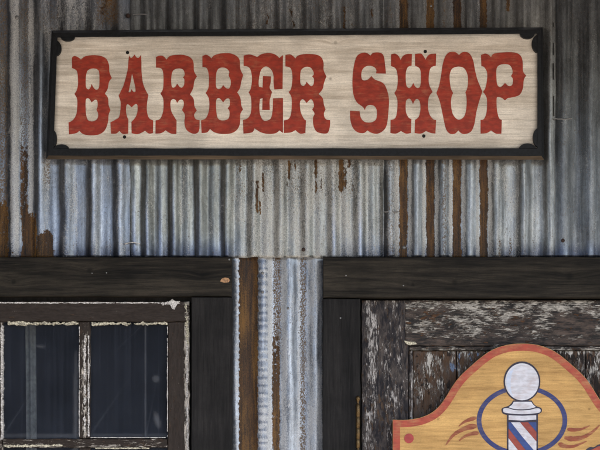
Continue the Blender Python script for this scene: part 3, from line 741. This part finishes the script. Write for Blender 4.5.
shape('flaking_paint', [smooth_poly([(166, 302.2, 1), (169, 301.5), (172.5, 298.8, 1), (175, 301), (180, 301.2, 1), (177, 304.5), (174.5, 309.5, 1), (172, 308.5), (170, 304.5), (167.5, 304)], 3)], -.0245, .003, M_white, win)
shape('wood_chip', [smooth_poly([(220.3, 281.5, 1), (221.5, 279), (224.5, 277.6), (228.5, 278, 1), (229.6, 280), (228.8, 282.2, 1), (224, 282.6)], 3)], -.0535, .003, M_chip, win)
for px, py, rr in ((229.2, 259.5, 1.2), (106.5, 272.8, .9), (92, 273.2, .7)): disc('nail_head', px, py, rr * .75, -.0535, .003, M_nail, win, seg=8)
# curtain edge inside the room
cur = thing('curtain', (-.82, .16, 2.3), 'narrow grey curtain hanging behind the left window pane', 'curtain')
vs = []; fs = []
for j in range(16):
    z = 2.6 - 1.5 * j / 15
    for i in range(15):
        u = i / 14; x0c = at(25.5, 300, .16).x; x1c = at(36, 300, .16).x
        vs.append((x0c + (x1c - x0c) * u + .002 * math.sin(z * 5), .16 + .006 * math.sin(u * 9), z))
for j in range(15):
    for i in range(14): fs.append((j * 15 + i, (j + 1) * 15 + i, (j + 1) * 15 + i + 1, j * 15 + i + 1))
link('curtain_cloth', vs, fs, M_curtain, cur, smooth=True)
box('curtain_rod', -1.2, -.3, .155, .165, 2.6, 2.61, M_frame, cur)

# ------------------------------------------------------------------ door
door = thing('door', at(500, 973, 0), 'old plank door with flaking grey and white paint under a black timber frame', 'door')
board('header_beam', 323.2, 742, 257.0, 297.4, -.054, .062, M_header, door, step=6, wob=.4)
board('frame_post', 322.8, 360.4, 298.6, 965, -.047, .062, M_post, door, step=6, wob=.4)
board('frame_post', 706, 742, 298.6, 965, -.047, .062, M_post, door, step=10, wob=.4)
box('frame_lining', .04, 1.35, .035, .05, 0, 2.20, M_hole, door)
def w_stile(x, y):
    r = .06 + .52 * band(x, 365, 377, 3) * (.7 + .5 * N(y * .02, 2)) + .48 * band(x, 385, 402, 3) * (.6 + .8 * N(y * .03, x * .05)) + .2 * N(x * .1, y * .03)
    r -= .12 * sm(400, 430, y) * band(x, 383, 394)
    return (r, .18 + .22 * band(x, 366, 394, 3) * band(y, 395, 425, 8), 0)
board('door_stile', 361.6, 408.5, 300.2, 960, -.010, .038, M_doorv, door, step=2.5, fn=w_stile, wob=.3)
board('door_stile', 656, 704.5, 300.2, 960, -.010, .038, M_doorv, door, step=8, wob=.3, fn=lambda x, y: (.45, .2, 0))
def w_rail(x, y):
    r = .31 + .34 * N(x * .035, y * .11, 5) + .15 * band(y, 316, 332, 4) - .35 * sm(337, 343, y)
    r -= 1.1 * math.exp(-((x - 573) / 19) ** 4 - ((y - 325) / 9) ** 4)
    r -= .55 * math.exp(-((x - 520) / 12) ** 2 - ((y - 322) / 5) ** 2) + .3 * math.exp(-((x - 490) / 10) ** 2 - ((y - 334) / 5) ** 2)
    r += .22 * band(x, 455, 600, 8) * band(y, 303, 318, 3)
    b = .12 + .5 * math.exp(-((x - 432) / 12) ** 2 - ((y - 318) / 8) ** 2) + .35 * math.exp(-((x - 520) / 10) ** 2 - ((y - 319) / 3) ** 2)
    return (r, b, 0)
board('door_rail', 405.2, 655, 300.2, 345.6, -.0125, .038, M_doorh, door, step=2, fn=w_rail, wob=.3)
board('moulding', 409.3, 655, 346.4, 350.2, -.008, .030, M_doorh, door, step=1.5, wob=.35, fn=lambda x, y: (.30 + .25 * sm(348, 350, y) + .2 * N(x * .05, 3), .2, 0))
board('moulding', 409.2, 412.6, 350.8, 955, -.008, .030, M_doorv, door, step=1.5, wob=.3, fn=lambda x, y: (.30 + .40 * sm(410.5, 412, x) + .2 * N(y * .05, 3), .3, 0))
def w_panel(x, y):
    r = .14 + .34 * band(x, 425, 442, 5) * band(y, 355, 392, 8) + .25 * N(x * .07, y * .04, 8) + .22 * sm(560, 590, x) + .3 * band(y, 349, 354, 2) * sm(430, 460, x)
    b = .55 * math.exp(-((x - 454) / 6) ** 2 - ((y - 368) / 5) ** 2) + .25 * math.exp(-((x - 470) / 10) ** 2 - ((y - 356) / 4) ** 2)
    d = .25 + .3 * sm(470, 520, x)
    return (r, d, b)
for a, b in ((413.0, 456.3), (457.3, 499.4), (500.4, 543.0), (544.0, 585.0), (586.0, 627.0), (628.0, 655.0)):
    board('panel_board', a, b, 350.8, 955, .004, .015, M_panel, door, step=2.5 if a < 590 else 6, fn=w_panel, wob=.3)
for px, py, rr in ((403.5, 285.5, .9), (346, 275.5, 1.0), (340.5, 318, 1.1)): disc('nail_head', px, py, rr * .75, -.0555 if py < 290 else -.0485, .003, M_nail, door, seg=8)
# nibs of raw wood at the joint of rail and moulding
shape('splinter', [smooth_poly([(404, 340.5, 1), (409, 341.5), (415, 341.8, 1), (416.5, 344), (410, 345.2, 1), (406, 343.5)], 3)], -.0155, .004, M_putty, door)
# brass hinge
hx = at(357.9, 400, -.052)
def hz(py): return at(0, py, -.052).z
prof = []
zt, zb = hz(396), hz(452)
def kn(z0, z1, r): return [(r * .82, z0), (r, z0 + .0012), (r, z1 - .0012), (r * .82, z1)]
R_ = .0066
prof = [(.001, hz(453.5)), (.0045, hz(453)), (.0062, hz(451)), (.0045, hz(449)), (.003, hz(448.2))]
for a, b in ((448, 439), (438.6, 428), (427.6, 417), (416.6, 404.5)):
    prof += kn(hz(a), hz(b), R_)
prof += [(.0035, hz(403.6)), (.003, hz(402)), (.0050, hz(401)), (.0072, hz(398.5)), (.0055, hz(396.6)), (.001, hz(395.8))]
vs, fs = lathe_z(hx.x, hx.y - .004, prof)
hinge = link('hinge', vs, fs, M_brass, door, smooth=True)
pa, pb = at(358.4, 448, -.050), at(362.5, 404, -.050)
# ------------------------------------------------------------------ barber pole sign on the door
YS = -.043
ps = thing('barber_pole_sign', at(522, 520, YS), 'scroll topped varnished wooden sign with a painted barber pole and red border on the door', 'sign')
half = [(392.8, 419.7, 1), (403, 420), (411, 419.4), (419, 418), (425, 416), (431.5, 412.8), (437, 408.5), (442, 402.8), (447, 395.3), (451.5, 387.8), (456.8, 380.2), (463, 373.2), (470.5, 366.4), (479, 359), (488, 352.3), (496.5, 348), (505.5, 345.2), (514, 343.9)]
mir = [(1044 - p[0], p[1]) + tuple(p[2:]) for p in reversed(half)]
outl = smooth_poly(half + [(522, 343.6)] + mir + [(651.2, 620, 1), (392.8, 620, 1)], 3)
def inset(poly, d):
    n = len(poly); out = []
    area = sum(poly[i][0] * poly[(i + 1) % n][1] - poly[(i + 1) % n][0] * poly[i][1] for i in range(n))
    sg = 1 if area > 0 else -1
    for i in range(n):
        a, b, q = poly[i - 1], poly[i], poly[(i + 1) % n]
        def nrm(u, v):
            L_ = math.hypot(v[0] - u[0], v[1] - u[1]) or 1e-6; return (-(v[1] - u[1]) / L_ * sg, (v[0] - u[0]) / L_ * sg)
        n1, n2 = nrm(a, b), nrm(b, q); mx, my = n1[0] + n2[0], n1[1] + n2[1]; k = mx * mx + my * my
        k = 2 / k if k > .4 else 2 / .4
        out.append((b[0] + mx * k * d, b[1] + my * k * d))
    return out
shape('sign_board', [outl], YS, .022, M_board2, ps, side_mat=M_border)
inn = inset(outl, 7.3)
shape('painted_border', [inset(outl, .35), inn], YS - .0009, .0008, M_border, ps)
# shadow-side chocks that hold it off the door
for px in (430, 522, 614):
    pbox('spacer', px - 6, px + 6, 440, 600, YS + .0222, .0098, M_post, ps)
def ell(cx, cy, rx, ry, n=48, a0=0, a1=360):
    return [(cx + rx * math.cos(math.radians(a0 + (a1 - a0) * i / n)), cy + ry * math.sin(math.radians(a0 + (a1 - a0) * i / n))) for i in range(n if a1 - a0 == 360 else n + 1)]
shape('painted_ring', [ell(522, 420.5, 45.3, 35.0, 64), ell(522, 420.5, 40.6, 30.6, 64)], YS - .0009, .0008, M_blue, ps)
def paint(nm, lp, dy, mat): shape(nm, [lp], YS - .0009 - dy, .0008 + dy * .6, mat, ps)
# pole: dark silhouette first, then the colours 0.3 mm proud of it
pole_out = smooth_poly([(506.9, 500, 1), (506.9, 415, 1), (503, 413.8), (501.7, 411), (501.8, 408.6), (504.5, 407.2), (508.5, 405.8), (511.5, 403.2), (513, 400.5, 1), (531.8, 400.5, 1), (533.5, 403.5), (536.5, 406.2), (540.5, 407.6), (542, 409.5), (541.5, 412.2), (538, 414.3, 1), (538, 500, 1)], 3)
paint('painted_pole_outline', pole_out, 0, M_outline)
paint('painted_ball_outline', ell(522, 381.6, 18.4, 20.2, 40), .0004, M_outline)
paint('painted_ball', ell(522, 381.8, 16.9, 18.5, 40), .0008, M_polewhite)
shape('painted_ball_shade', [smooth_poly([(507.6, 375, 1), (506.3, 380), (507, 387), (509.5, 392.5), (513, 396.5, 1), (511, 390), (510.5, 383), (511.6, 375), (514, 368.5, 1), (510, 371)], 3)], YS - .0021, .0016, M_paleblue, ps)
paint('painted_collar', smooth_poly([(513.8, 401.8, 1), (531.3, 401.8, 1), (533.2, 404.6), (536, 407.0, 1), (530, 408.7), (522, 409.3), (514, 408.9), (508.6, 407.2, 1), (512, 404.8)], 3), .0008, M_polewhite)
paint('painted_collar', smooth_poly([(504.3, 408.3), (508.4, 408.3), (514, 409.9), (522, 410.4), (530, 409.8), (536.5, 408.2), (540.3, 409.2), (540.2, 412), (536, 413.2), (522, 414.2), (508, 413.2), (503.6, 412), (503.2, 409.6)], 3), .0008, M_polewhite)
paint('painted_collar', [(508.6, 415.2), (522, 415.8), (536.2, 415.2), (536.2, 419.6), (522, 420.6), (508.6, 419.8)], .0008, M_polewhite)
def clip(poly, ax, v, keep_less):
    out = []
    n = len(poly)
    for i in range(n):
        a, b = poly[i], poly[(i + 1) % n]
        ia = (a[ax] <= v) == keep_less; ib = (b[ax] <= v) == keep_less
        if ia: out.append(a)
        if ia != ib:
            t = (v - a[ax]) / (b[ax] - a[ax]); out.append((a[0] + (b[0] - a[0]) * t, a[1] + (b[1] - a[1]) * t))
    return out
def stripe(y0, y1, mat):
    sl = 1.22; xa, xb = 508.5, 536.4
    xm = (xa + xb) / 2
    def ln(y): return [(xa, y), (xm, y + sl * (xm - xa) + .8), (xb, y + sl * (xb - xa))]
    poly = ln(y0) + list(reversed(ln(y1)))
    poly = clip(clip(poly, 1, 422.3, False), 1, 500, True)
    if len(poly) >= 3: paint('painted_stripe', poly, .0008, mat)
y0 = 388.6
while y0 < 500:
    for wdt, mt in ((9.0, M_poleblue), (11.4, M_polered), (11.4, M_polewhite)) if False else ((9.2, M_poleblue), (9.6, M_polered), (11.8, M_polewhite)):
        stripe(y0 + .12, y0 + wdt - .12, mt); y0 += wdt
def stroke(pts, w):
    c_ = smooth_poly(pts, 5, closed=False); n = len(c_); up = []; dn = []
    for i, p in enumerate(c_):
        q0 = c_[max(0, i - 1)]; q1 = c_[min(n - 1, i + 1)]; l_ = math.hypot(q1[0] - q0[0], q1[1] - q0[1]) or 1
        nx, ny = -(q1[1] - q0[1]) / l_, (q1[0] - q0[0]) / l_; t = i / (n - 1)
        ww = 1.6 * w * (.95 * (1 - t) ** .6 * min(1, .35 + t * 4) + .06) * (1 + .15 * N(p[0] * .5, p[1] * .5))
        up.append((p[0] + nx * ww / 2, p[1] + ny * ww / 2)); dn.append((p[0] - nx * ww / 2, p[1] - ny * ww / 2))
    paint('painted_flourish', up + dn[::-1], 0, M_stroke)
stroke([(476.5, 417.6), (470, 419.5), (464, 422.2), (458.5, 426.5)], 2.8)
stroke([(476.8, 426.0), (470, 427.0), (462, 429.8), (453, 435.5), (445.5, 445.5)], 3.8)
stroke([(478.8, 433.0), (472, 433.8), (465, 436.4), (458.8, 441.0)], 2.8)
stroke([(567.4, 429.2), (574, 429.9), (581, 429.2), (590, 425.6)], 2.8)
stroke([(564.5, 437.5), (573, 438.8), (583, 437.3), (592, 432.3), (600, 424.8)], 3.6)
stroke([(558.5, 443.5), (565, 446.2), (574, 446.2), (587, 441.0)], 3.2)
shape('painted_spot', [ell(409, 438.4, 4.7, 4.9, 24)], YS - .0016, .0014, M_redspot, ps)
shape('painted_spot', [ell(635, 438.4, 4.7, 4.9, 24)], YS - .0016, .0014, M_redspot, ps)
paint('painted_scroll', smooth_poly([(586, 449.5, 1), (590, 447), (594, 447.2), (599, 444.4), (606, 445), (616, 449), (626, 458), (618, 462), (600, 458), (588, 454)], 3), 0, M_outline)
paint('painted_scroll', smooth_poly([(590, 450.5, 1), (594, 448.6), (599, 446.2), (606, 446.8), (615, 450.6), (622, 457), (616, 460), (601, 456.4)], 3), .0004, M_border)
